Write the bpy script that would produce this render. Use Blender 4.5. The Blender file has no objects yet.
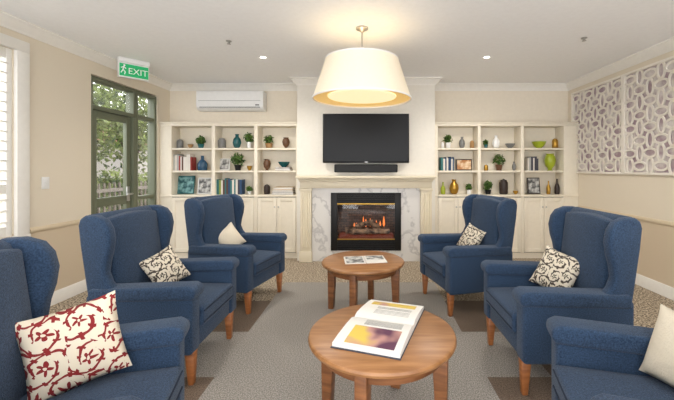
import bpy, bmesh, math, random
from mathutils import Vector, Matrix
random.seed(7)
D=bpy.data; S=bpy.context.scene
F=351.0; CZ=1.4
def lin(c):
    c=c/255.0
    return c/12.92 if c<=0.04045 else ((c+0.055)/1.055)**2.4
def rgb(r,g,b): return (lin(r),lin(g),lin(b),1)
# ---------------------------------------------------------------- materials
def M(name,c,rough=0.6,metal=0,var=0.0,scale=20,bump=0.0,c2=None,emit=None,es=0,spec=0.5,sheen=0,lo=.4,hi=.6,bs=None,detail=4):
    m=D.materials.new(name); m.use_nodes=True; nt=m.node_tree; p=nt.nodes['Principled BSDF']
    p.inputs['Roughness'].default_value=rough; p.inputs['Metallic'].default_value=metal
    p.inputs['Specular IOR Level'].default_value=spec
    if sheen: p.inputs['Sheen Weight'].default_value=sheen
    tc=nt.nodes.new('ShaderNodeTexCoord')
    n=nt.nodes.new('ShaderNodeTexNoise'); n.inputs['Scale'].default_value=scale; n.inputs['Detail'].default_value=detail
    nt.links.new(tc.outputs['Object'],n.inputs['Vector'])
    if c2 is None:
        k=var if var else 0.012
        c2=tuple(min(1,x*(1+k)) for x in c[:3])+(1,); c=tuple(x*(1-k) for x in c[:3])+(1,)
    r=nt.nodes.new('ShaderNodeValToRGB'); r.color_ramp.elements[0].position=lo; r.color_ramp.elements[1].position=hi
    r.color_ramp.elements[0].color=c; r.color_ramp.elements[1].color=c2
    nt.links.new(n.outputs['Fac'],r.inputs['Fac']); nt.links.new(r.outputs['Color'],p.inputs['Base Color'])
    if bump:
        n2=nt.nodes.new('ShaderNodeTexNoise'); n2.inputs['Scale'].default_value=bs or scale*2; nt.links.new(tc.outputs['Object'],n2.inputs['Vector'])
        b=nt.nodes.new('ShaderNodeBump'); b.inputs['Strength'].default_value=bump; b.inputs['Distance'].default_value=0.01
        nt.links.new(n2.outputs['Fac'],b.inputs['Height']); nt.links.new(b.outputs['Normal'],p.inputs['Normal'])
    if emit: p.inputs['Emission Color'].default_value=emit; p.inputs['Emission Strength'].default_value=es
    return m
def wood(name,c,c2,scale=6,axis=(1,1,8)):
    m=M(name,c,0.38,c2=c2,scale=scale,lo=.3,hi=.7); nt=m.node_tree
    n=[x for x in nt.nodes if x.type=='TEX_NOISE'][0]; tc=[x for x in nt.nodes if x.type=='TEX_COORD'][0]
    mp=nt.nodes.new('ShaderNodeMapping'); mp.inputs['Scale'].default_value=axis
    nt.links.new(tc.outputs['Object'],mp.inputs['Vector']); nt.links.new(mp.outputs['Vector'],n.inputs['Vector']); return m
def twotone(name,top,bot,z):
    m=M(name,top,0.7); nt=m.node_tree; p=nt.nodes['Principled BSDF']
    g=nt.nodes.new('ShaderNodeTexCoord'); s=nt.nodes.new('ShaderNodeSeparateXYZ'); nt.links.new(g.outputs['Object'],s.inputs[0])
    l=nt.nodes.new('ShaderNodeMath'); l.operation='GREATER_THAN'; l.inputs[1].default_value=z; nt.links.new(s.outputs['Z'],l.inputs[0])
    x=nt.nodes.new('ShaderNodeMix'); x.data_type='RGBA'; x.inputs[6].default_value=bot; x.inputs[7].default_value=top
    nt.links.new(l.outputs[0],x.inputs[0]); nt.links.new(x.outputs[2],p.inputs['Base Color']); return m
def damask(name,base,ink,sc=8.0,arms=2,tw=2.6,rnd=.55,t1=.78,t2=.7):
    """scroll-and-blossom fabric print: spiral vines with a petalled flower in each cell"""
    m=D.materials.new(name); m.use_nodes=True; nt=m.node_tree; p=nt.nodes['Principled BSDF']; p.inputs['Roughness'].default_value=.85
    L=nt.links.new; N=nt.nodes.new
    def math_(op,a,b=None,c=None):
        n=N('ShaderNodeMath'); n.operation=op
        for i,v in enumerate((a,b,c)):
            if v is None: continue
            if isinstance(v,(int,float)): n.inputs[i].default_value=v
            else: L(v,n.inputs[i])
        return n.outputs[0]
    tc=N('ShaderNodeTexCoord'); mp=N('ShaderNodeMapping'); mp.inputs['Scale'].default_value=(sc,sc,0); L(tc.outputs['Object'],mp.inputs[0])
    nz=N('ShaderNodeTexNoise'); nz.inputs['Scale'].default_value=1.3; L(mp.outputs[0],nz.inputs['Vector'])
    sb=N('ShaderNodeVectorMath'); sb.operation='SUBTRACT'; L(nz.outputs['Color'],sb.inputs[0]); sb.inputs[1].default_value=(.5,.5,.5)
    sl=N('ShaderNodeVectorMath'); sl.operation='SCALE'; sl.inputs['Scale'].default_value=.5; L(sb.outputs[0],sl.inputs[0])
    ad=N('ShaderNodeVectorMath'); L(mp.outputs[0],ad.inputs[0]); L(sl.outputs[0],ad.inputs[1])
    v=N('ShaderNodeTexVoronoi'); v.voronoi_dimensions='2D'; v.inputs['Scale'].default_value=1; v.inputs['Randomness'].default_value=rnd; L(ad.outputs[0],v.inputs['Vector'])
    df=N('ShaderNodeVectorMath'); df.operation='SUBTRACT'; L(ad.outputs[0],df.inputs[0]); L(v.outputs['Position'],df.inputs[1])
    sp=N('ShaderNodeSeparateXYZ'); L(df.outputs[0],sp.inputs[0])
    r=v.outputs['Distance']; th=math_('ARCTAN2',sp.outputs['Y'],sp.outputs['X'])
    fl=math_('LESS_THAN',r,math_('MULTIPLY_ADD',math_('COSINE',math_('MULTIPLY',th,5)),.08,.16))
    fl=math_('MULTIPLY',fl,math_('GREATER_THAN',r,.05))
    sp1=math_('SINE',math_('ADD',math_('MULTIPLY',th,arms),math_('MULTIPLY',r,tw*6.28)))
    arm=math_('MULTIPLY',math_('GREATER_THAN',sp1,t1),math_('GREATER_THAN',r,.27))
    lf=math_('MULTIPLY',math_('GREATER_THAN',math_('SINE',math_('ADD',math_('MULTIPLY',th,7),math_('MULTIPLY',r,-9))),t2),math_('GREATER_THAN',sp1,-.1))
    lf=math_('MULTIPLY',lf,math_('GREATER_THAN',r,.29))
    k=math_('MAXIMUM',math_('MAXIMUM',fl,arm),lf)
    x=N('ShaderNodeMix'); x.data_type='RGBA'; x.inputs[6].default_value=base; x.inputs[7].default_value=ink
    L(k,x.inputs[0]); L(x.outputs[2],p.inputs['Base Color']); return m
def glassmat(name,fac=.1):
    m=D.materials.new(name); m.use_nodes=True; nt=m.node_tree; nt.nodes.clear(); N=nt.nodes.new; L=nt.links.new
    o=N('ShaderNodeOutputMaterial'); t=N('ShaderNodeBsdfTransparent'); g=N('ShaderNodeBsdfGlossy'); g.inputs['Roughness'].default_value=.02
    x=N('ShaderNodeMixShader'); x.inputs[0].default_value=fac; L(t.outputs[0],x.inputs[1]); L(g.outputs[0],x.inputs[2]); L(x.outputs[0],o.inputs[0]); return m
m_wall=twotone('wall_paint',rgb(229,218,198),rgb(212,195,169),.80)
m_wallplain=M('wall_paint_back',rgb(234,224,206),.7)
m_breast=M('breast_paint',rgb(228,223,212),.7)
m_ceil=M('ceiling_paint',rgb(250,251,252),.8)
m_trim=M('trim_white',rgb(240,237,230),.45)
m_join=M('joinery_cream',rgb(232,223,204),.45)
m_mantel=M('mantel_cream',rgb(226,215,190),.45)
m_rug=M('carpet_grey',rgb(110,105,99),.95,c2=rgb(182,176,168),scale=130,bump=.5,lo=.36,hi=.64)
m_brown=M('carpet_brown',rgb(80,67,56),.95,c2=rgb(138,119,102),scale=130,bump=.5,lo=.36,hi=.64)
m_beige=M('carpet_fleck',rgb(92,78,64),.95,c2=rgb(206,190,166),scale=60,bump=.5,lo=.42,hi=.58)
m_denim=M('denim_upholstery',rgb(28,45,66),.9,c2=rgb(58,79,106),scale=150,bump=.4,lo=.3,hi=.7,sheen=.12,spec=.2)
m_seam=M('seam_piping',rgb(24,38,58),.9)
m_leg=wood('chair_leg_wood',rgb(136,80,42),rgb(174,110,62))
m_table=wood('table_wood',rgb(138,92,52),rgb(170,122,78),4,(1,7,1))
m_tleg=wood('table_leg_wood',rgb(106,65,36),rgb(142,92,55))
m_black=M('black_plastic',rgb(14,14,16),.4,spec=.3)
m_screen=M('tv_glass',rgb(12,13,15),.35,spec=.25)
m_iron=M('black_iron',rgb(18,17,16),.45,spec=.3)
m_dark=M('dark_wood',rgb(46,32,26),.5)
m_white=M('white_plastic',rgb(238,238,236),.35)
m_alu=M('door_frame_green',rgb(104,110,88),.5)
m_glass=glassmat('window_glass',.07)
m_gold=M('brass',rgb(180,140,60),.3,metal=.8)
m_teal=M('teal_glaze',rgb(28,90,92),.25)
m_blueg=M('blue_glaze',rgb(40,76,104),.25)
m_lime=M('lime_glaze',rgb(158,172,44),.3)
m_greyv=M('grey_ceramic',rgb(120,120,118),.4)
m_brownv=M('brown_ceramic',rgb(96,64,40),.4)
m_leaf=M('leaf_green',rgb(40,70,26),.6,c2=rgb(92,126,50),scale=30)
m_leafout=M('leaf_outdoor',rgb(30,46,20),.7,c2=rgb(112,126,60),scale=3,lo=.35,hi=.65)
m_paper=M('paper',rgb(226,224,218),.6)
m_marble=M('marble',rgb(222,219,214),.2,c2=rgb(222,219,214),scale=2.2,lo=.40,hi=.60,detail=6)
cr=[n for n in m_marble.node_tree.nodes if n.type=='VALTORGB'][0].color_ramp
for ps,cc in ((.475,rgb(222,219,214)),(.50,rgb(190,187,184)),(.525,rgb(222,219,214))): cr.elements.new(ps).color=cc
m_chrome=M('brushed_steel',rgb(180,180,178),.3,metal=.9)
m_green=M('exit_green',rgb(20,150,90),.5,emit=rgb(20,160,95),es=.3)
m_led=M('led_lens',rgb(255,250,240),.5,emit=rgb(255,246,230),es=6)
# ---------------------------------------------------------------- builder
class B:
    def __init__(s,name): s.name=name; s.bm=bmesh.new(); s.mats=[]
    def mi(s,m):
        if m not in s.mats: s.mats.append(m)
        return s.mats.index(m)
    def add(s,t,m,mx=None,fn=None):
        i=s.mi(m)
        for f in t.faces: f.material_index=i
        if fn:
            for v in t.verts: v.co=Vector(fn(v.co))
        if mx is not None: t.transform(mx)
        me=D.meshes.new('t'); t.to_mesh(me); t.free(); s.bm.from_mesh(me); D.meshes.remove(me)
    def box(s,a,b,m,bev=0,seg=2,mx=None,fn=None,cuts=0):
        t=bmesh.new(); bmesh.ops.create_cube(t,size=1)
        for v in t.verts: v.co=Vector([(a[k]+b[k])/2+v.co[k]*abs(b[k]-a[k]) for k in range(3)])
        if cuts: bmesh.ops.subdivide_edges(t,edges=t.edges[:],cuts=cuts,use_grid_fill=True)
        if bev:
            es=[e for e in t.edges if not e.is_manifold or e.calc_face_angle(0)>.5]
            bmesh.ops.bevel(t,geom=es,offset=bev,segments=seg,affect='EDGES',profile=.5,clamp_overlap=True)
        s.add(t,m,mx,fn); return s
    def prism(s,pts,y0,y1,m,bev=0,seg=2,mx=None,fn=None):
        t=bmesh.new(); va=[t.verts.new((x,y0,z)) for x,z in pts]; vb=[t.verts.new((x,y1,z)) for x,z in pts]
        n=len(pts); t.faces.new(va); t.faces.new(vb[::-1])
        for i in range(n): t.faces.new((va[i],vb[i],vb[(i+1)%n],va[(i+1)%n]))
        bmesh.ops.recalc_face_normals(t,faces=t.faces[:])
        if bev:
            es=[e for e in t.edges if e.calc_face_angle(0)>.6]
            bmesh.ops.bevel(t,geom=es,offset=bev,segments=seg,affect='EDGES',profile=.5,clamp_overlap=True)
        s.add(t,m,mx,fn); return s
    def lathe(s,prof,c,m,seg=24,mx=None,cap=True):
        t=bmesh.new(); rings=[]
        for r,z in prof:
            rings.append([t.verts.new((c[0]+r*math.cos(2*math.pi*k/seg),c[1]+r*math.sin(2*math.pi*k/seg),c[2]+z)) for k in range(seg)])
        for a,b in zip(rings,rings[1:]):
            for k in range(seg): t.faces.new((a[k],a[(k+1)%seg],b[(k+1)%seg],b[k]))
        if cap: t.faces.new(rings[0][::-1]); t.faces.new(rings[-1])
        s.add(t,m,mx); return s
    def cyl(s,p,q,r,m,r2=None,seg=16):
        p=Vector(p);q=Vector(q);d=q-p; mx=Matrix.Translation(p)@d.to_track_quat('Z','Y').to_matrix().to_4x4()
        return s.lathe([(r,0),(r if r2 is None else r2,d.length)],(0,0,0),m,seg,mx)
    def tube(s,pts,r,m,seg=8):
        for a,b in zip(pts,pts[1:]): s.cyl(a,b,r,m,seg=seg)
        return s
    def ball(s,c,r,m,sc=(1,1,1)):
        t=bmesh.new(); bmesh.ops.create_uvsphere(t,u_segments=16,v_segments=10,radius=r)
        s.add(t,m,Matrix.Translation(c)@Matrix.Diagonal((*sc,1))); return s
    def leaves(s,c,rad,n,size,m,sc=(1,1,1),shell=.3):
        t=bmesh.new()
        for _ in range(n):
            d=Vector((random.gauss(0,1),random.gauss(0,1),random.gauss(0,1))).normalized()*rad*random.uniform(shell,1)
            p=Vector([c[k]+d[k]*sc[k] for k in range(3)])
            u=Vector((random.gauss(0,1),random.gauss(0,1),random.gauss(0,1))).normalized(); w=u.orthogonal().normalized()
            a=size*random.uniform(.7,1.3)
            t.faces.new([t.verts.new(x) for x in (p-u*a,p+w*a*.4,p+u*a,p-w*a*.4)])
        s.add(t,m); return s
    def sweep(s,path,prof,m):
        t=bmesh.new(); P=[Vector(p) for p in path]; N=[]
        for a,b in zip(P,P[1:]):
            d=(b-a).normalized(); N.append(Vector((d.y,-d.x)))
        rings=[]
        for i,p in enumerate(P):
            if i==0: mm=N[0]
            elif i==len(P)-1: mm=N[-1]
            else: mm=(N[i-1]+N[i])/(1+N[i-1].dot(N[i]))
            rings.append([t.verts.new((p.x+mm.x*d,p.y+mm.y*d,z)) for d,z in prof])
        n=len(prof)
        for a,b in zip(rings,rings[1:]):
            for k in range(n): t.faces.new((a[k],a[(k+1)%n],b[(k+1)%n],b[k]))
        t.faces.new(rings[0]); t.faces.new(rings[-1][::-1])
        bmesh.ops.recalc_face_normals(t,faces=t.faces[:]); s.add(t,m); return s
    def done(s,loc=(0,0,0),rot=(0,0,0),ang=40,parent=None):
        me=D.meshes.new(s.name); s.bm.to_mesh(me); s.bm.free()
        for m in s.mats: me.materials.append(m)
        for p in me.polygons: p.use_smooth=True
        me.set_sharp_from_angle(angle=math.radians(ang))
        o=D.objects.new(s.name,me); S.collection.objects.link(o); o.location=loc; o.rotation_euler=rot
        if parent: o.parent=parent
        return o
def inst(o,name,loc,rotz):
    n=D.objects.new(name,o.data); S.collection.objects.link(n); n.location=loc; n.rotation_euler=(0,0,rotz); return n
def empty(name,loc=(0,0,0),rot=(0,0,0)):
    e=D.objects.new(name,None); S.collection.objects.link(e); e.location=loc; e.rotation_euler=rot; return e
# ---------------------------------------------------------------- shell
XL,XR,YB,YF,H=-3.25,3.22,5.7,-0.9,2.75
BL,BR,YC=-1.10,.98,5.30
b=B('floor')
xs=[XL,-2.6,-1.5,-1.04,.785,1.22,2.4,XR]; ys=[YF,.9,1.75,2.35,3.0,3.7,4.3,YB]
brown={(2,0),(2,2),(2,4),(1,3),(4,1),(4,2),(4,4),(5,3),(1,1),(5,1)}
for i in range(7):
    for j in range(7):
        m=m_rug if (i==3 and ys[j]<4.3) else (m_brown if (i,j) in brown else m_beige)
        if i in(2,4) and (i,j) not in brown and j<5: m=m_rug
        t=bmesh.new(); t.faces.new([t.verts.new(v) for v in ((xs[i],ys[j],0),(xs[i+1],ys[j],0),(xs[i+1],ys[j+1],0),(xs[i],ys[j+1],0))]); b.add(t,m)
b.box((XL,YF,-.1),(XR,YB,-.005),m_beige)
b.done()
B('ceiling').box((XL-.15,YF,H),(XR+.15,YB+.15,H+.1),m_ceil).done()
W1=(1.7,3.2,.78,2.48); DO=(4.09,5.38,0,2.5)
b=B('wall_left'); x0,x1=XL-.15,XL
for y0,y1,z0,z1 in ((YF,W1[0],0,H),(W1[0],W1[1],0,W1[2]),(W1[0],W1[1],W1[3],H),(W1[1],DO[0],0,H),(DO[0],DO[1],DO[3],H),(DO[1],YB+.15,0,H)):
    b.box((x0,y0,z0),(x1,y1,z1),m_wall)
b.done()
B('wall_right').box((XR,YF,0),(XR+.15,YB+.15,H),m_wall).done()
B('wall_back').box((XL,YB,0),(XR,YB+.15,H),m_wallplain).done()
b=B('added_rear_wall');  # added rear wall behind the camera, left mostly open so sky light floods in
b.box((XL-.15,YF-.15,0),(XL+.15,YF,H),m_wallplain); b.box((XR-.15,YF-.15,0),(XR+.15,YF,H),m_wallplain)
b.box((XL+.15,YF-.15,2.66),(XR-.15,YF,H),m_wallplain); b.box((XL+.15,YF-.15,0),(XR-.15,YF,.06),m_wallplain)
b.done()
b=B('added_rear_window')  # mullions of the added rear opening, unseen, made to light the room
for k in range(4):
    x=XL+.15+k*(XR-XL-.36)/3; b.box((x,YF-.1,.06),(x+.05,YF-.05,2.66),m_trim)
b.done()
fx0,fx1,fz0,fz1=-.545,.43,.22,.98
b=B('wall_chimney')
b.box((BL,YC,0),(fx0,YB,H),m_breast).box((fx1,YC,0),(BR,YB,H),m_breast).box((fx0,YC,fz1),(fx1,YB,H),m_breast).box((fx0,YC,0),(fx1,YB,fz0),m_breast)
b.done()
path=[(XL,YF),(XL,YB),(BL,YB),(BL,YC),(BR,YC),(BR,YB),(XR,YB),(XR,YF)]
cp=[(0,H),(0,H-.10),(.012,H-.10),(.018,H-.085),(.03,H-.075),(.05,H-.05),(.075,H-.03),(.085,H-.018),(.10,H-.015),(.10,H)]
B('trim_1').sweep(path,cp,m_trim).done()
bp=[(0,.0),(0,.13),(.008,.13),(.016,.11),(.016,0)]
B('baseboard_left').sweep([(XL,YF),(XL,4.05)],bp,m_trim).done()
B('baseboard_right').sweep([(XR,5.40),(XR,YF)],bp,m_trim).done()
rp=[(0,.775),(0,.825),(.012,.825),(.022,.81),(.022,.79),(.01,.775)]
m_rail=M('rail_paint',rgb(218,201,172),.5)
b=B('trim_2'); b.sweep([(XL,YF),(XL,1.56)],rp,m_rail).sweep([(XL,3.34),(XL,4.05)],rp,m_rail).done()
B('trim_3').sweep([(XR,5.40),(XR,YF)],rp,m_rail).done()
# shutter window
b=B('window_1')
y0,y1,z0,z1=W1
for a,c in (((y0-.1,z0),(y0,z1)),((y1,z0),(y1+.12,z1)),((y0-.1,z1),(y1+.12,z1+.1)),((y0-.12,z0-.08),(y1+.13,z0))):
    b.box((XL+.001,a[0],a[1]),(XL+.035,c[0],c[1]),m_trim,.005)
b.box((XL-.13,y0+.002,z0+.002),(XL-.12,y1-.002,z1-.002),m_glass)
pw=(y1-y0)/3
for k in range(3):
    a=y0+k*pw+.003; c=a+pw-.006
    b.box((XL-.05,a,z0),(XL-.01,a+.05,z1),m_trim,.004); b.box((XL-.05,c-.05,z0),(XL-.01,c,z1),m_trim,.004)
    for zz,h in ((z0,.09),(1.17,.08),(z1-.09,.09)): b.box((XL-.05,a+.05,zz),(XL-.01,c-.05,zz+h),m_trim,.004)
    for s0,s1 in ((z0+.09,1.17),(1.25,z1-.09)):
        n=int((s1-s0)/.085)
        for i in range(n):
            z=s0+(i+.5)*(s1-s0)/n
            mx=Matrix.Translation((XL-.03,0,z))@Matrix.Rotation(math.radians(12),4,'Y')
            b.box((-.042,a+.05,-.005),(.042,c-.05,.005),m_trim,.003,mx=mx)
        b.box((XL+.012,(a+c)/2-.006,s0+.03),(XL+.022,(a+c)/2+.006,s1-.03),m_trim)
b.done()
def frame(b,y0,y1,z0,z1,t,m,xa=XL-.11,xb=XL-.05):
    b.box((xa,y0,z0),(xb,y0+t,z1),m,.003); b.box((xa,y1-t,z0),(xb,y1,z1),m,.003)
    b.box((xa,y0+t,z1-t),(xb,y1-t,z1),m,.003); b.box((xa,y0+t,z0),(xb,y1-t,z0+t),m,.003)
b=B('door_1'); frame(b,4.10,4.90,0.005,2.49,.045,m_alu,XL-.13,XL-.02)
b.box((XL-.13,4.145,2.1),(XL-.02,4.855,2.15),m_alu)
frame(b,4.16,4.84,.02,2.09,.08,m_alu,XL-.10,XL-.05); b.box((XL-.1,4.24,.92),(XL-.05,4.76,1.03),m_alu,.003)
b.box((XL-.08,4.16,.1),(XL-.075,4.84,2.45),m_glass)
b.cyl((XL-.05,4.78,1.05),(XL+.01,4.78,1.05),.012,m_chrome).cyl((XL+.01,4.79,1.05),(XL+.01,4.68,1.05),.011,m_chrome)
b.box((XL-.05,4.755,.95),(XL-.04,4.81,1.15),m_chrome,.002)
b.done()
b=B('window_2'); frame(b,4.905,5.375,0.005,2.49,.045,m_alu,XL-.13,XL-.02)
b.box((XL-.12,4.95,2.1),(XL-.03,5.33,2.15),m_alu).box((XL-.12,4.95,.95),(XL-.03,5.33,1.0),m_alu)
b.box((XL-.08,4.95,.05),(XL-.075,5.33,2.45),m_glass); b.done()
# outside
m_pave=M('paving',rgb(116,108,98),.9); m_trunk=M('bark',rgb(60,46,36),.9,bump=.5)
B('ground_outside').box((-16,-2,-.15),(XL-.16,20,-.05),m_pave).done()
b=B('garden_hedge'); m_hd=M('hedge_core',rgb(26,38,20),.9,c2=rgb(70,88,46),scale=4)
b.box((-6.3,1.5,-.05),(-6.1,12,1.15),m_hd)
b.leaves((-5.95,6.6,.68),1,8000,.05,m_leafout,sc=(.3,5.2,.75),shell=.6)
b.done()
for i,(x,y,r) in enumerate(((-8.4,9.6,1.9),(-8.6,12.6,2.0),(-8.3,6.8,1.8))):
    b=B('garden_tree' if i==0 else 'garden_tree.%03d'%i)
    b.cyl((x,y,-.05),(x+.05,y,3.2),.10,m_trunk,.05,12).cyl((x,y,1.4),(x+.5,y+.4,3),.05,m_trunk,.02,8).cyl((x,y,1.6),(x-.4,y-.5,3.1),.05,m_trunk,.02,8)
    b.leaves((x,y,3.0),r,3800,.09,m_leafout,sc=(.8,1,.9),shell=.2); b.done()
b=B('garden_building'); m_ob=M('render_wall',rgb(140,136,128),.9); m_rf=M('roof_tile',rgb(110,74,58),.9)
b.box((-13,3,-.05),(-12,19,2.6),m_ob).prism([(-13.3,2.6),(-11.6,2.6),(-13.3,3.9)],2.8,19.2,m_rf); b.done()
b=B('garden_fence')
m_f=M('fence_paint',rgb(92,84,74),.7)
for k in range(60):
    y=2+k*.14; b.box((-5.25,y,-.05),(-5.22,y+.03,1.1),m_f)
b.box((-5.22,2,.15),(-5.19,10.4,.22),m_f).box((-5.22,2,.92),(-5.19,10.4,.99),m_f); b.done()
# ---------------------------------------------------------------- bookcases
YK=5.42
ROWS=(1.71,1.36,.985)
def bookcase(name,xa,xb,edges):
    b=B(name)
    b.box((xa,YB-.02,.08),(xb,YB-.001,2.10),m_join)
    b.box((xa,YK+.03,.0),(xb,YB-.02,.09),m_join)
    for e in edges: b.box((e[0],YK,.09),(e[1],YB-.02,2.05),m_join,.002)
    b.box((xa,YK-.005,2.05),(xb,YB-.02,2.09),m_join,.003).box((xa,YK-.02,2.09),(xb,YB-.001,2.11),m_join,.004)
    for z in ROWS[:2]: b.box((edges[0][1],YK+.012,z-.028),(edges[-1][0],YB-.02,z),m_join,.002)
    b.box((xa,YK-.015,.955),(xb,YB-.02,.985),m_join,.004)
    for e,f in zip(edges,edges[1:]):
        a,c=e[1],f[0]; mid=(a+c)/2
        b.box((a,YK+.02,.09),(c,YK+.03,.955),m_dark)
        for p,q,s in ((a+.004,mid-.003,1),(mid+.003,c-.004,-1)):
            b.box((p,YK-.004,.10),(p+.05,YK+.02,.945),m_join,.002).box((q-.05,YK-.004,.10),(q,YK+.02,.945),m_join,.002)
            b.box((p+.05,YK-.004,.10),(q-.05,YK+.02,.16),m_join,.002).box((p+.05,YK-.004,.885),(q-.05,YK+.02,.945),m_join,.002)
            b.box((p+.05,YK+.008,.16),(q-.05,YK+.02,.885),m_join)
            kx=q-.025 if s>0 else p+.025
            b.ball((kx,YK-.018,.80),.011,m_chrome); b.cyl((kx,YK-.014,.80),(kx,YK+.002,.80),.004,m_chrome)
    return b.done()
def X(px,Y=5.5): return (px-370)*Y/F
ledge=[(XL+.002,X(171.5,YK)),(X(211.5,YK),X(215,YK)),(X(254,YK),X(257.5,YK)),(X(296,YK),BL-.002)]
redge=[(BR+.002,X(438,YK)),(X(478,YK),X(481,YK)),(X(521,YK),X(524,YK)),(X(564,YK),XR-.002)]
bookcase('built_in_bookcase',XL+.002,BL-.002,ledge)
bookcase('built_in_bookcase.001',BR+.002,XR-.002,redge)
BOOKC=[rgb(150,50,46),rgb(40,70,104),rgb(220,214,204),rgb(50,112,112),rgb(184,144,70),rgb(90,60,50),rgb(60,60,70),rgb(140,156,70),rgb(170,170,165)]
m_bk=[M('book_cloth_%d'%i,c,.6) for i,c in enumerate(BOOKC)]
YS=5.55
def books(px0,px1,row,hmax=.24,sel=None):
    b=B('row_of_books'); x=X(px0,YS); x1=X(px1,YS); z=ROWS[row]
    while x<x1-.012:
        w=min(random.uniform(.018,.038),x1-x); h=hmax*random.uniform(.8,1); m=random.choice(sel or m_bk); d=.15
        b.box((x,YS-d/2,z+.0005),(x+w-.001,YS+d/2,z+h),m,.002,1); b.box((x+.002,YS-d/2+.004,z+h-.004),(x+w-.003,YS+d/2-.002,z+h+.0005),m_paper); x+=w
    b.done()
def stack(px,row,n=3,w=.24,sel=None):
    b=B('stack_of_books'); z=ROWS[row]+.0005
    for i in range(n):
        h=random.uniform(.022,.035); o=random.uniform(-.01,.01); ww=w-i*.015
        m=random.choice(sel or m_bk); xc=X(px,YS)+o
        b.box((xc-ww/2,YS-.09,z),(xc+ww/2,YS+.08,z+.004),m,.001,1).box((xc-ww/2+.004,YS-.086,z+.004),(xc+ww/2-.004,YS+.078,z+h-.004),m_paper).box((xc-ww/2,YS-.09,z+h-.004),(xc+ww/2,YS+.08,z+h),m,.001,1)
        b.box((xc-ww/2,YS+.074,z),(xc+ww/2,YS+.08,z+h),m); z+=h
    b.done(); return z
PROF={'vase':[(.4,0),(.75,.12),(1,.4),(.85,.65),(.4,.82),(.35,.9),(.5,1)],
 'bottle':[(.8,0),(.95,.05),(1,.45),(.7,.62),(.3,.75),(.28,.95),(.36,1)],
 'urn':[(.5,0),(.3,.08),(.8,.3),(1,.6),(.8,.85),(.6,.92),(.75,1)],
 'bowl':[(.4,0),(.4,.1),(.8,.5),(1,1),(.93,1),(.7,.45),(.01,.2)],
 'jar':[(.8,0),(1,.08),(1,.75),(.75,.85),(.75,.92),(.3,.95),(.12,1)]}
def pot(kind,px,row,r,h,m,name=None,z=None,dy=0):
    r*=1.08; h*=1.06
    B(name or kind).lathe([(a*r,c*h) for a,c in PROF[kind]],(0,0,0),m).done((X(px,YS),YS+dy,(ROWS[row] if z is None else z)+.0005),ang=60)
def plant(px,row,r=.035,h=.07,lr=.075,m=m_white,n=90,z=None,nm='potted_plant',ls=.03,up=1.0):
    b=B(nm); b.lathe([(r*.7,0),(r,h),(r*.9,h),(r*.85,h-.01)],(0,0,0),m)
    for k in range(7):
        a=k*.9; b.cyl((0,0,h-.01),(math.cos(a)*lr*.5,math.sin(a)*lr*.5,h+lr*up),.002,m_leaf,.001,6)
    b.leaves((0,0,h+lr*.85*up),lr*1.1,int(n*1.2),ls,m_leaf,sc=(1,.9,up)); b.done((X(px,YS),YS,(ROWS[row] if z is None else z)+.0005))
def pic(px,row,w,h,m,fr=m_white,dy=.06):
    b=B('picture_frame'); mx=Matrix.Rotation(math.radians(-8),4,'X')
    b.box((-w/2,-.008,0),(w/2,.008,h),fr,.002,mx=mx); b.box((-w/2+.015,-.011,.015),(w/2-.015,-.008,h-.015),m,mx=mx)
    b.done((X(px,YS),YS+dy-.01,ROWS[row]+.002))
m_ph1=M('print_teal',rgb(24,84,92),.5,c2=rgb(130,180,180),scale=14); m_ph2=M('print_grey',rgb(90,90,90),.5,c2=rgb(210,210,206),scale=14)
m_ph3=M('print_warm',rgb(180,120,66),.5,c2=rgb(230,210,176),scale=10)
m_wick=M('wicker',rgb(160,124,80),.8,bump=.5)
pot('jar',180,0,.045,.14,m_greyv,'glass_jar'); plant(201,0,.05,.07,.07,m_teal); pot('bowl',190.5,0,.04,.06,m_wick,'wicker_bowl')
pot('jar',222,0,.055,.16,m_greyv,'ceramic_jar'); pot('vase',237,0,.06,.21,m_teal); plant(249,0,.035,.10,.075,m_white)
plant(269,0,.06,.08,.07,m_wick); pot('urn',286,0,.055,.16,m_brownv)
books(175,194,1,.26,[m_bk[0],m_bk[2],m_bk[5],m_bk[8]]); pot('bottle',202.5,1,.07,.22,m_blueg,'bottle_vase')
plant(238,1,.055,.09,.095,m_black,150); pic(223,1,.17,.19,m_ph2); pot('bowl',249.5,1,.04,.07,m_gold)
pot('urn',267,1,.055,.17,m_brownv); z=stack(284,1,2,.24,[m_bk[2],m_bk[5]]); pot('bowl',284,1,.085,.08,m_teal,z=z)
pic(183.5,2,.29,.29,m_ph1,m_teal,.05); pic(203,2,.22,.26,m_ph2,m_white,.06)
books(217,244,2,.27,[m_bk[6],m_bk[3],m_bk[2],m_bk[7],m_bk[5],m_bk[1]]); plant(249.5,2,.03,.05,.035,m_white)
z=stack(284,2,4,.34,[m_bk[5],m_bk[4],m_bk[6]]); pot('jar',267,2,.045,.15,m_dark,'wooden_jar')
plant(448,0,.045,.09,.065,m_white); pot('vase',462,0,.045,.17,m_greyv); pot('jar',441.5,0,.02,.09,m_white,'candle_jar',dy=-.09); pot('jar',472,0,.03,.12,m_wick,'candle_jar')
pot('vase',496,0,.055,.19,m_white); pot('bowl',510,0,.07,.07,m_greyv); plant(486,0,.03,.06,.035,m_teal)
pot('bowl',539,0,.10,.10,m_lime); pot('jar',555,0,.04,.15,m_gold,'brass_jar')
books(440,453,1,.22,[m_bk[3],m_bk[2],m_bk[1]]); pic(465,1,.25,.18,m_ph3,m_dark)
plant(499,1,.055,.09,.085,m_brownv,130); pot('vase',514,1,.03,.13,m_greyv); pot('jar',486,1,.03,.09,m_gold,'candle_jar')
books(526,537,1,.23,[m_bk[8],m_bk[2],m_bk[6]]); pot('urn',550,1,.08,.25,m_lime)
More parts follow.
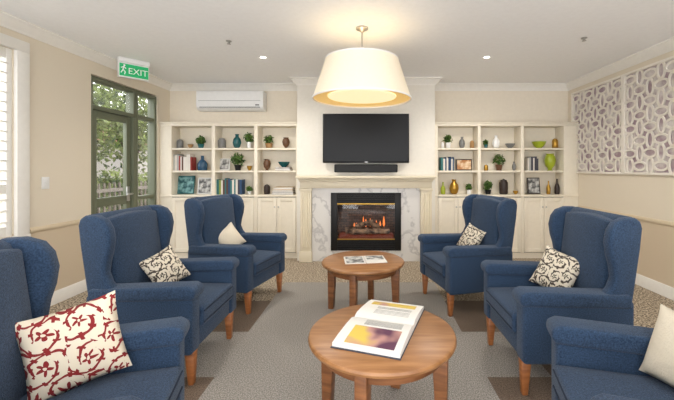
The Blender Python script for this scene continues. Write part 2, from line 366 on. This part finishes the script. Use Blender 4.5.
pot('vase',454,2,.07,.22,m_gold,'brass_vase'); pot('bottle',443,2,.035,.18,m_lime,'bottle_vase'); plant(469,2,.04,.07,.05,m_white)
plant(488,2,.05,.07,.075,m_black,120); pot('jar',503.5,2,.06,.23,m_dark,'wooden_jar'); pot('bowl',515.5,2,.04,.05,m_gold)
pic(535.5,2,.2,.26,m_ph2,m_dark,.06); pot('bottle',548.5,2,.03,.2,m_gold,'bottle_vase'); pot('bottle',557,2,.035,.23,m_dark,'bottle_vase')
# ---------------------------------------------------------------- fireplace
b=B('fireplace_mantel')
for xa,xb in ((-1.04,-.875),(.755,.92)):
    b.box((xa-.01,YC-.10,0),(xb+.01,YC-.001,.16),m_mantel,.005)
    b.box((xa,YC-.08,.16),(xb,YC-.001,1.10),m_mantel,.004)
    n=4
    for k in range(n):
        x=xa+.03+k*(xb-xa-.06)/(n-1); b.cyl((x,YC-.08,.22),(x,YC-.08,1.02),.011,m_mantel,seg=10)
    b.box((xa-.012,YC-.105,1.06),(xb+.012,YC-.001,1.10),m_mantel,.005)
b.box((-1.04,YC-.085,1.10),(.92,YC-.001,1.20),m_mantel,.003)
b.box((-1.05,YC-.12,1.20),(.93,YC-.001,1.225),m_mantel,.006).box((-1.06,YC-.16,1.225),(.95,YC-.001,1.25),m_mantel,.01).box((-1.08,YC-.21,1.25),(.97,YC-.001,1.285),m_mantel,.006)
b.done()
b=B('marble_surround')
for a,c in (((-.872,0),(fx0-.002,1.098)),((fx1+.002,0),(.752,1.098)),((fx0-.002,fz1),(fx1+.002,1.098)),((fx0-.002,0),(fx1+.002,fz0-.04))): b.box((a[0],YC-.03,a[1]),(c[0],YC-.001,c[1]),m_marble)
b.done()
m_brick=D.materials.new('firebrick'); m_brick.use_nodes=True; nt=m_brick.node_tree; bt=nt.nodes.new('ShaderNodeTexBrick'); bt.inputs['Scale'].default_value=6
bt.inputs['Color1'].default_value=rgb(110,78,60); bt.inputs['Color2'].default_value=rgb(78,56,46); bt.inputs['Mortar'].default_value=rgb(46,40,36)
tc=nt.nodes.new('ShaderNodeTexCoord'); mp=nt.nodes.new('ShaderNodeMapping'); mp.inputs['Rotation'].default_value=(math.pi/2,0,0); nt.links.new(tc.outputs['Object'],mp.inputs[0]); nt.links.new(mp.outputs[0],bt.inputs['Vector']); nt.links.new(bt.outputs['Color'],nt.nodes['Principled BSDF'].inputs['Base Color'])
b=B('gas_fireplace')
g=.006; a0,a1,c0,c1=fx0+g,fx1-g,fz0+g,fz1-g
b.box((a0,YB-.08,c0),(a1,YB-.06,c1),m_brick).box((a0,YC,c0),(a0+.02,YB-.08,c1),m_iron).box((a1-.02,YC,c0),(a1,YB-.08,c1),m_iron).box((a0,YC,c1-.02),(a1,YB-.08,c1),m_iron).box((a0,YC,c0),(a1,YB-.08,c0+.02),m_iron)
fo=(-.585,.465,.165,1.03); fi=(-.49,.37,.34,.86); yf0,yf1=YC-.06,YC-.031
b.box((fo[0],yf0,fo[2]),(fi[0],yf1,fo[3]),m_iron,.004).box((fi[1],yf0,fo[2]),(fo[1],yf1,fo[3]),m_iron,.004)
b.box((fi[0],yf0+.012,fi[3]),(fi[1],yf1,fo[3]),m_iron).box((fi[0],yf0+.012,fo[2]),(fi[1],yf1,fi[2]),m_iron)
for k in range(5):
    z=fi[3]+.03+k*.028; b.box((fi[0],yf0,z),(fi[1],yf0+.012,z+.012),m_iron,.002)
    z=fo[2]+.02+k*.028; b.box((fi[0],yf0,z),(fi[1],yf0+.012,z+.012),m_iron,.002)
b.box((fi[0],yf0-.004,fi[2]-.012),(fi[1],yf0+.01,fi[2]+.004),m_gold).box((fi[0],yf0-.004,fi[3]-.004),(fi[1],yf0+.01,fi[3]+.012),m_gold)
b.box((fi[0],yf1-.008,fi[2]),(fi[1],yf1-.005,fi[3]),glassmat('fire_glass',.03))
m_log=M('log',rgb(150,120,96),.9,c2=rgb(60,44,36),scale=14,bump=.6); m_fl=M('flame',rgb(255,140,40),.5,emit=rgb(255,140,80),es=.55); m_em=M('embers',rgb(60,40,34),.8,emit=rgb(255,90,30),es=.06)
b.box((a0+.06,YC+.06,c0+.02),(a1-.06,YC+.27,c0+.16),m_em,.03)
for p,q,r in (((-.38,5.42,.43),(.24,5.46,.44),.05),((-.30,5.38,.42),(.30,5.37,.43),.045),((-.22,5.44,.50),(.05,5.38,.58),.04),((.18,5.46,.50),(-.06,5.38,.56),.04)): b.cyl(p,q,r,m_log,r*.85,12)
for k in range(8):
    x=-.26+k*.07+random.uniform(-.02,.02); h=random.uniform(.06,.17); r=random.uniform(.012,.02)
    b.lathe([(r*.3,0),(r,h*.25),(r*.7,h*.6),(.002,h)],(x,5.44+random.uniform(-.02,.03),.49),m_fl,8)
b.done()
b=B('television'); tx0,tx1,tz0,tz1=-.70,.58,1.475,2.205
b.box((tx0,5.20,tz0),(tx1,5.245,tz1),m_black,.006); b.box((tx0+.018,5.198,tz0+.025),(tx1-.018,5.2,tz1-.018),m_screen); b.box((-.3,5.245,1.7),(.2,YC-.002,2.0),m_black)
b.box((-.08,5.197,tz0+.008),(-.03,5.2,tz0+.016),m_chrome)
b.done()
b=B('soundbar'); b.box((-.53,5.19,1.335),(.41,5.262,1.455),m_black,.015); b.box((-.51,5.187,1.35),(.39,5.19,1.44),m_iron); b.box((-.2,5.262,1.38),(.1,YC-.001,1.42),m_black); b.done()
b=B('air_conditioner'); ax0,ax1=X(196,5.5),X(263,5.5)
pr=[(0,2.31),(-.14,2.31),(-.19,2.35),(-.205,2.42),(-.20,2.60),(-.18,2.615),(0,2.615)]
b.prism([(-x,z) for x,z in pr],ax0,ax1,m_white,.008,2,fn=lambda c:(c.y,YB-.002-c.x,c.z))
b.box((ax0+.04,YB-.21,2.452),(ax1-.04,YB-.203,2.456),m_greyv).box((ax0+.05,YB-.2,2.345),(ax1-.05,YB-.188,2.352),m_greyv).box((ax0+.05,YB-.196,2.362),(ax1-.05,YB-.1925,2.366),m_greyv)
b.box((ax1-.12,YB-.208,2.38),(ax1-.06,YB-.204,2.395),m_black)
b.done()
# exit sign
e=empty('exit_sign',(-2.95,4.38,H),(0,0,math.radians(50)))
b=B('housing'); b.box((-.17,-.04,-.06),(.17,.04,-.001),m_white,.006).box((-.165,-.025,-.24),(.165,.025,-.06),m_white,.006).box((-.155,-.028,-.225),(.155,-.025,-.075),m_green); b.done(parent=e)
cu=D.curves.new('exit_text','FONT'); cu.body='EXIT'; cu.size=.105; cu.extrude=.001; cu.align_x='CENTER'; cu.materials.append(m_white)
o=D.objects.new('lettering',cu); S.collection.objects.link(o); o.parent=e; o.location=(.04,-.030,-.19); o.rotation_euler=(math.pi/2,0,0)
b=B('running_man'); b.ball((-.105,-.029,-.095),.011,m_white,(1,.1,1))
for p,q in (((-.11,-.105),(-.12,-.15)),((-.12,-.15),(-.095,-.175)),((-.095,-.175),(-.105,-.205)),((-.12,-.15),(-.14,-.19)),((-.11,-.112),(-.088,-.135)),((-.11,-.112),(-.14,-.13))): b.cyl((p[0],-.029,p[1]),(q[0],-.029,q[1]),.006,m_white,seg=6)
b.done(parent=e)
B('light_switch').box((XL,3.47,1.19),(XL+.01,3.55,1.31),m_white,.003).box((XL+.01,3.5,1.235),(XL+.015,3.52,1.265),m_white,.001).done()
def downlight(x,y,i,en):
    e=empty('recessed_downlight' if i==0 else 'recessed_downlight.%03d'%i,(x,y,H))
    b=B('trim_ring'); b.lathe([(.035,-.002),(.055,-.002),(.055,-.008),(.035,-.006)],(0,0,0),m_white,cap=False).lathe([(.0005,-.003),(.037,-.003)],(0,0,0),m_led,cap=False); b.done(parent=e)
    l=D.lights.new('lamp','SPOT'); l.energy=en; l.spot_size=math.radians(160); l.spot_blend=.8; l.shadow_soft_size=.15; l.color=(1,.95,.88)
    o=D.objects.new('lamp',l); S.collection.objects.link(o); o.parent=e; o.location=(0,0,-.02)
for i,(x,y) in enumerate(((-1.30,4.27),(1.42,4.27),(-1.35,1.9),(1.42,1.9))): downlight(x,y,i,(75,75,30,30)[i])  # first pair in view; second pair added out of view as extra light
for i,(x,y) in enumerate(((-1.5,3.73),(2.22,3.64))):
    b=B('fire_sprinkler' if i==0 else 'smoke_detector'); b.lathe([(.03,0),(.03,-.006),(.012,-.01),(.012,-.03),(.022,-.032),(.002,-.035)],(x,y,H-.0005),m_chrome,16).done()
PX,PY=-.077,3.38
e=empty('drum_pendant_lamp',(PX,PY,0))
m_shade=M('shade_fabric',rgb(240,230,208),.8,emit=rgb(255,232,196),es=.06,scale=60); m_diff=M('shade_diffuser',rgb(255,246,225),.6,emit=rgb(255,226,170),es=.5)
m_dring=M('shade_lining_glow',rgb(240,214,150),.6,emit=rgb(255,196,100),es=.28)
b=B('shade'); b.lathe([(.47,2.06),(.352,2.43),(.347,2.43),(.465,2.06)],(0,0,0),m_shade,64,cap=False); b.lathe([(.472,2.055),(.474,2.07),(.466,2.07),(.464,2.055),(.472,2.055)],(0,0,0),m_trim,64,cap=False); b.lathe([(.353,2.425),(.355,2.438),(.345,2.438)],(0,0,0),m_trim,64,cap=False); b.done(parent=e)
b=B('diffuser'); b.lathe([(.463,2.07),(.33,2.09)],(0,0,0),m_dring,64,cap=False).lathe([(.33,2.09),(.325,2.08),(.001,2.08)],(0,0,0),m_diff,64,cap=False); b.done(parent=e)
b=B('stem'); b.cyl((0,0,2.40),(0,0,2.73),.008,m_chrome).lathe([(.06,2.749),(.06,2.735),(.02,2.715),(.008,2.70)],(0,0,0),m_chrome).lathe([(.02,2.36),(.02,2.42)],(0,0,0),m_chrome)
for k in range(3):
    a=k*2.094; b.cyl((0,0,2.42),(.348*math.cos(a),.348*math.sin(a),2.42),.004,m_chrome,seg=6)
b.done(parent=e)
l=D.lights.new('bulb','POINT'); l.energy=1.6; l.color=(1,.9,.75); l.shadow_soft_size=.1; o=D.objects.new('bulb',l); S.collection.objects.link(o); o.parent=e; o.location=(0,0,2.2)
# ---------------------------------------------------------------- lattice wall panels
m_lat=M('lattice_cream',rgb(240,234,222),.5)
m_back=M('lattice_backing',rgb(222,214,208),.35,c2=rgb(168,146,152),scale=6)
def lattice(name,y0,y1,z0,z1,nc,nr):
    b=B(name); x=XR
    b.box((x-.008,y0+.02,z0+.02),(x-.002,y1-.02,z1-.02),m_back)
    t=.028
    for a,c in (((y0,z0),(y0+t,z1)),((y1-t,z0),(y1,z1)),((y0+t,z0),(y1-t,z0+t)),((y0+t,z1-t),(y1-t,z1))): b.box((x-.04,a[0],a[1]),(x-.002,c[0],c[1]),m_lat,.004)
    dy=(y1-y0-2*t)/nc; dz=(z1-z0-2*t)/nr
    def ring(cy,cz,ry,rz,w=.024,d0=.03,d1=.014,n=24):
        tt=bmesh.new(); R=[]
        for k in range(n):
            a=2*math.pi*k/n; c,s_=math.cos(a),math.sin(a); R.append([tt.verts.new((x-d,min(y1-.02,max(y0+.02,cy+c*(ry+q))),min(z1-.02,max(z0+.02,cz+s_*(rz+q))))) for d,q in ((d0,0),(d0,-w),(d1,-w),(d1,0))])
        for k in range(n):
            p,q=R[k],R[(k+1)%n]
            for j in range(4): tt.faces.new((p[j],p[(j+1)%4],q[(j+1)%4],q[j]))
        bmesh.ops.recalc_face_normals(tt,faces=tt.faces[:])
        b.add(tt,m_lat)
    for i in range(nc):
        for j in range(nr):
            cy=y0+t+(i+.5)*dy; cz=z0+t+(j+.5)*dz
            if (i+j)%2: ring(cy,cz,dy*.68,dz*.40)
            else: ring(cy,cz,dy*.40,dz*.68)
    b.done()
lattice('lattice_wall_panel',4.421,5.55,1.32,2.58,7,8)
lattice('lattice_wall_panel.001',3.291,4.42,1.32,2.58,7,8)
lattice('lattice_wall_panel.002',2.16,3.29,1.32,2.58,7,8)
# ---------------------------------------------------------------- armchairs
def chairmesh():
    b=B('wingback_armchair'); m=m_denim
    for s in (1,-1):
        b.box((-.30,.260*s,.215),(.37,.380*s,.60),m,.024,3)
        b.prism([(-.28,.555),(.375,.565),(.394,.595),(.388,.635),(.35,.655),(-.28,.635)],.245*s,.390*s,m,.026,3)
        pr=[(-.30,.50),(-.36,.90),(-.375,1.03),(-.365,1.075),(-.33,1.095),(-.26,1.095),(-.20,1.07),(-.165,1.02),(-.15,.95),(-.16,.87),(-.18,.80),(-.19,.73),(-.165,.67),(-.13,.635),(-.13,.50)]
        b.prism(pr,.27*s,.35*s,m,.024,3,fn=lambda c,s=s:(c.x,c.y+s*(c.x+.36)*.12*(1 if c.z>.62 else .3),c.z))
        b.prism([(.30,.22),(.36,.22),(.352,.0),(.318,.0)],.275*s,.335*s,m_leg,.004,1,fn=lambda c,s=s:(c.x,c.y if c.z>.1 else (.305*s+(c.y-.305*s)*.6),c.z))
        b.prism([(-.33,.22),(-.27,.22),(-.345,.0),(-.38,.0)],.27*s,.33*s,m_leg,.004,1,fn=lambda c,s=s:(c.x,c.y if c.z>.1 else (.30*s+(c.y-.30*s)*.6),c.z))
    b.box((-.30,-.265,.215),(.355,.265,.35),m,.018,2)
    def puff(c):
        u=max(-1,min(1,c.x/.36)) ; v=c.y/.26
        k=(1-u*u*.8)*(1-v*v)
        return (c.x,c.y,c.z+(.022*k if c.z>.42 else 0))
    b.box((-.24,-.257,.345),(.385,.257,.475),m,.035,3,fn=puff,cuts=5)
    bk=[(-.20,.30),(-.235,.75),(-.265,1.02),(-.29,1.075),(-.33,1.10),(-.37,1.085),(-.38,1.04),(-.35,.70),(-.31,.215),(-.22,.215)]
    b.prism(bk,-.30,.30,m,.02,3)
    def pf(c):
        v=c.y/.27; w=(c.z-.78)/.32; k=max(0,(1-v*v))*max(0,(1-w*w))
        return (c.x+(.03*k if c.x>-.2 else 0)-(c.z-.46)*.12,c.y,c.z+(.025*(1-v*v) if c.z>1.0 else 0))
    b.box((-.26,-.265,.46),(-.165,.265,1.055),m,.03,3,fn=pf,cuts=5)
    b.tube([(.386,-.24,.45),(.386,.24,.45)],.005,m_seam,6).tube([(.386,-.24,.375),(.386,.24,.375)],.005,m_seam,6)
    return b
R=math.radians
c0=chairmesh().done((-1.49,2.58,0),(0,0,0),ang=50)
inst(c0,'wingback_armchair.001',(-1.42,3.75,0),R(-14))
inst(c0,'wingback_armchair.002',(1.01,3.70,0),R(180+14))
inst(c0,'wingback_armchair.003',(1.29,2.48,0),R(180))
inst(c0,'wingback_armchair.004',(1.175,1.32,0),R(180-15))
inst(c0,'wingback_armchair.005',(-1.19,1.31,0),R(15))
m_pb=damask('cushion_print_charcoal',rgb(216,206,186),rgb(70,60,52),11.5,t1=.6,t2=.5); m_pr=damask('cushion_print_red',rgb(226,214,192),rgb(134,28,30),8.5); m_pc=M('cushion_cream',rgb(214,204,184),.85,scale=60,bump=.3)
def pillow(loc,rot,a,t,m,i):
    b=B('throw_cushion' if i==0 else 'throw_cushion.%03d'%i); n=16; t_=bmesh.new()
    for sgn in (1,-1):
        G=[]
        for u in range(n+1):
            row=[]
            for v in range(n+1):
                U=2*u/n-1; V=2*v/n-1
                x=a*U*(1-.08*(1-V*V)); y=a*V*(1-.08*(1-U*U)); z=sgn*t*max(0,(1-U*U)*(1-V*V))**.42
                row.append(t_.verts.new((x,y,z)))
            G.append(row)
        for u in range(n):
            for v in range(n):
                f=(G[u][v],G[u+1][v],G[u+1][v+1],G[u][v+1]); t_.faces.new(f if sgn>0 else f[::-1])
    bmesh.ops.remove_doubles(t_,verts=t_.verts[:],dist=.0005)
    b.add(t_,m); o=b.done(ang=80)
    yaw,lean,roll=[R(q) for q in rot]
    o.matrix_world=Matrix.Translation(loc)@Matrix.Rotation(yaw,4,'Z')@Matrix.Rotation(math.pi/2-lean,4,'Y')@Matrix.Rotation(roll,4,'Z'); return o
pillow((-1.235,1.47,.655),(-52,16,10),.17,.055,m_pr,0)
pillow((-1.55,2.66,.635),(-28,28,18),.145,.05,m_pb,1)
pillow((-1.53,3.82,.635),(-40,28,25),.14,.05,m_pc,2)
pillow((1.08,3.76,.640),(208,28,-14),.145,.05,m_pb,3)
pillow((1.36,2.56,.645),(214,28,-12),.155,.05,m_pb,4)
pillow((1.28,1.42,.645),(190,22,0),.155,.055,m_pc,5)
# ---------------------------------------------------------------- tables
def table():
    b=B('round_coffee_table')
    b.lathe([(.001,.465),(.385,.465),(.397,.472),(.402,.485),(.398,.497),(.388,.503),(.001,.503)],(0,0,0),m_table,72,cap=False)
    b.lathe([(.33,.405),(.335,.405),(.335,.465),(.33,.465),(.31,.465),(.31,.405),(.33,.405)],(0,0,0),m_tleg,64,cap=False)
    for k in range(4):
        mx=Matrix.Rotation(R(-18+90*k),4,'Z')
        b.prism([(.275,.466),(.36,.466),(.352,.0),(.302,.0)],-.03,.03,m_tleg,.005,2,mx=mx)
    return b
t0=table().done((.066,1.94,0),ang=35)
inst(t0,'round_coffee_table.001',(-.068,3.43,0),R(4))
m_art=D.materials.new('art_print'); m_art.use_nodes=True; nt=m_art.node_tree; N=nt.nodes.new; L=nt.links.new
tc=N('ShaderNodeTexCoord'); nz=N('ShaderNodeTexNoise'); nz.inputs['Scale'].default_value=5; nz.inputs['Detail'].default_value=2; L(tc.outputs['Object'],nz.inputs['Vector'])
cr=N('ShaderNodeValToRGB'); cr.color_ramp.elements[0].position=.36; cr.color_ramp.elements[0].color=rgb(92,50,78); cr.color_ramp.elements[1].position=.56; cr.color_ramp.elements[1].color=rgb(216,188,84)
q=cr.color_ramp.elements.new(.45); q.color=rgb(186,140,130); L(nz.outputs['Fac'],cr.inputs['Fac']); L(cr.outputs['Color'],nt.nodes['Principled BSDF'].inputs['Base Color'])
b=B('open_art_book')
b.box((-.315,-.18,0),(.315,.18,.004),m_bk[6],.001)
def page(s):
    pts=[(0,.004),(s*.305,.004),(s*.305,.022),(s*.24,.032),(s*.12,.042),(s*.04,.043),(0,.030)]
    b.prism(pts,-.175,.175,m_paper)
    z=lambda x:(.022+(.305-x)*.010/.065 if x>.24 else .032+(.24-x)*.010/.12)
    xs_=(.285,.24,.18,.12) if s<0 else (.27,.24,.20)
    top=[(s*x,z(x)+.0006) for x in xs_]+[(s*x,z(x)-.001) for x in xs_[::-1]]
    b.prism(top,-.14,.14 if s>0 else .12,m_art)
    for k in range(7):
        x=.045+k*.009 if s<0 else .06+k*.016
        b.box((s*x,-.13,.0405),(s*x+.003,.08,.0432 if x<.12 else .0415),m_greyv)
page(-1); page(1)
b.done((.075,1.99,.5035),(0,0,R(71)))
b=B('open_magazine'); b.box((-.2,-.13,0),(-.002,.13,.008),m_paper,.002,1).box((.002,-.13,0),(.2,.13,.008),m_paper,.002,1).box((-.185,-.115,.008),(-.02,.115,.0088),m_ph2).box((.02,-.03,.008),(.185,.115,.0088),m_ph2); b.done((-.05,3.42,.5035),(0,0,R(8)))
# ---------------------------------------------------------------- world, camera
w=D.worlds.new('sky'); S.world=w; w.use_nodes=True; bg=w.node_tree.nodes['Background']; bg.inputs[0].default_value=(.97,.975,1,1); bg.inputs[1].default_value=2.8
cam=D.cameras.new('camera'); co=D.objects.new('camera',cam); S.collection.objects.link(co); S.camera=co
co.location=(0,0,CZ); co.rotation_euler=(math.pi/2,0,0); cam.sensor_width=36; cam.lens=36*F/674; cam.shift_x=-33/674; cam.shift_y=-32/674; cam.clip_start=.05
S.view_settings.view_transform='Standard'; S.view_settings.exposure=.62
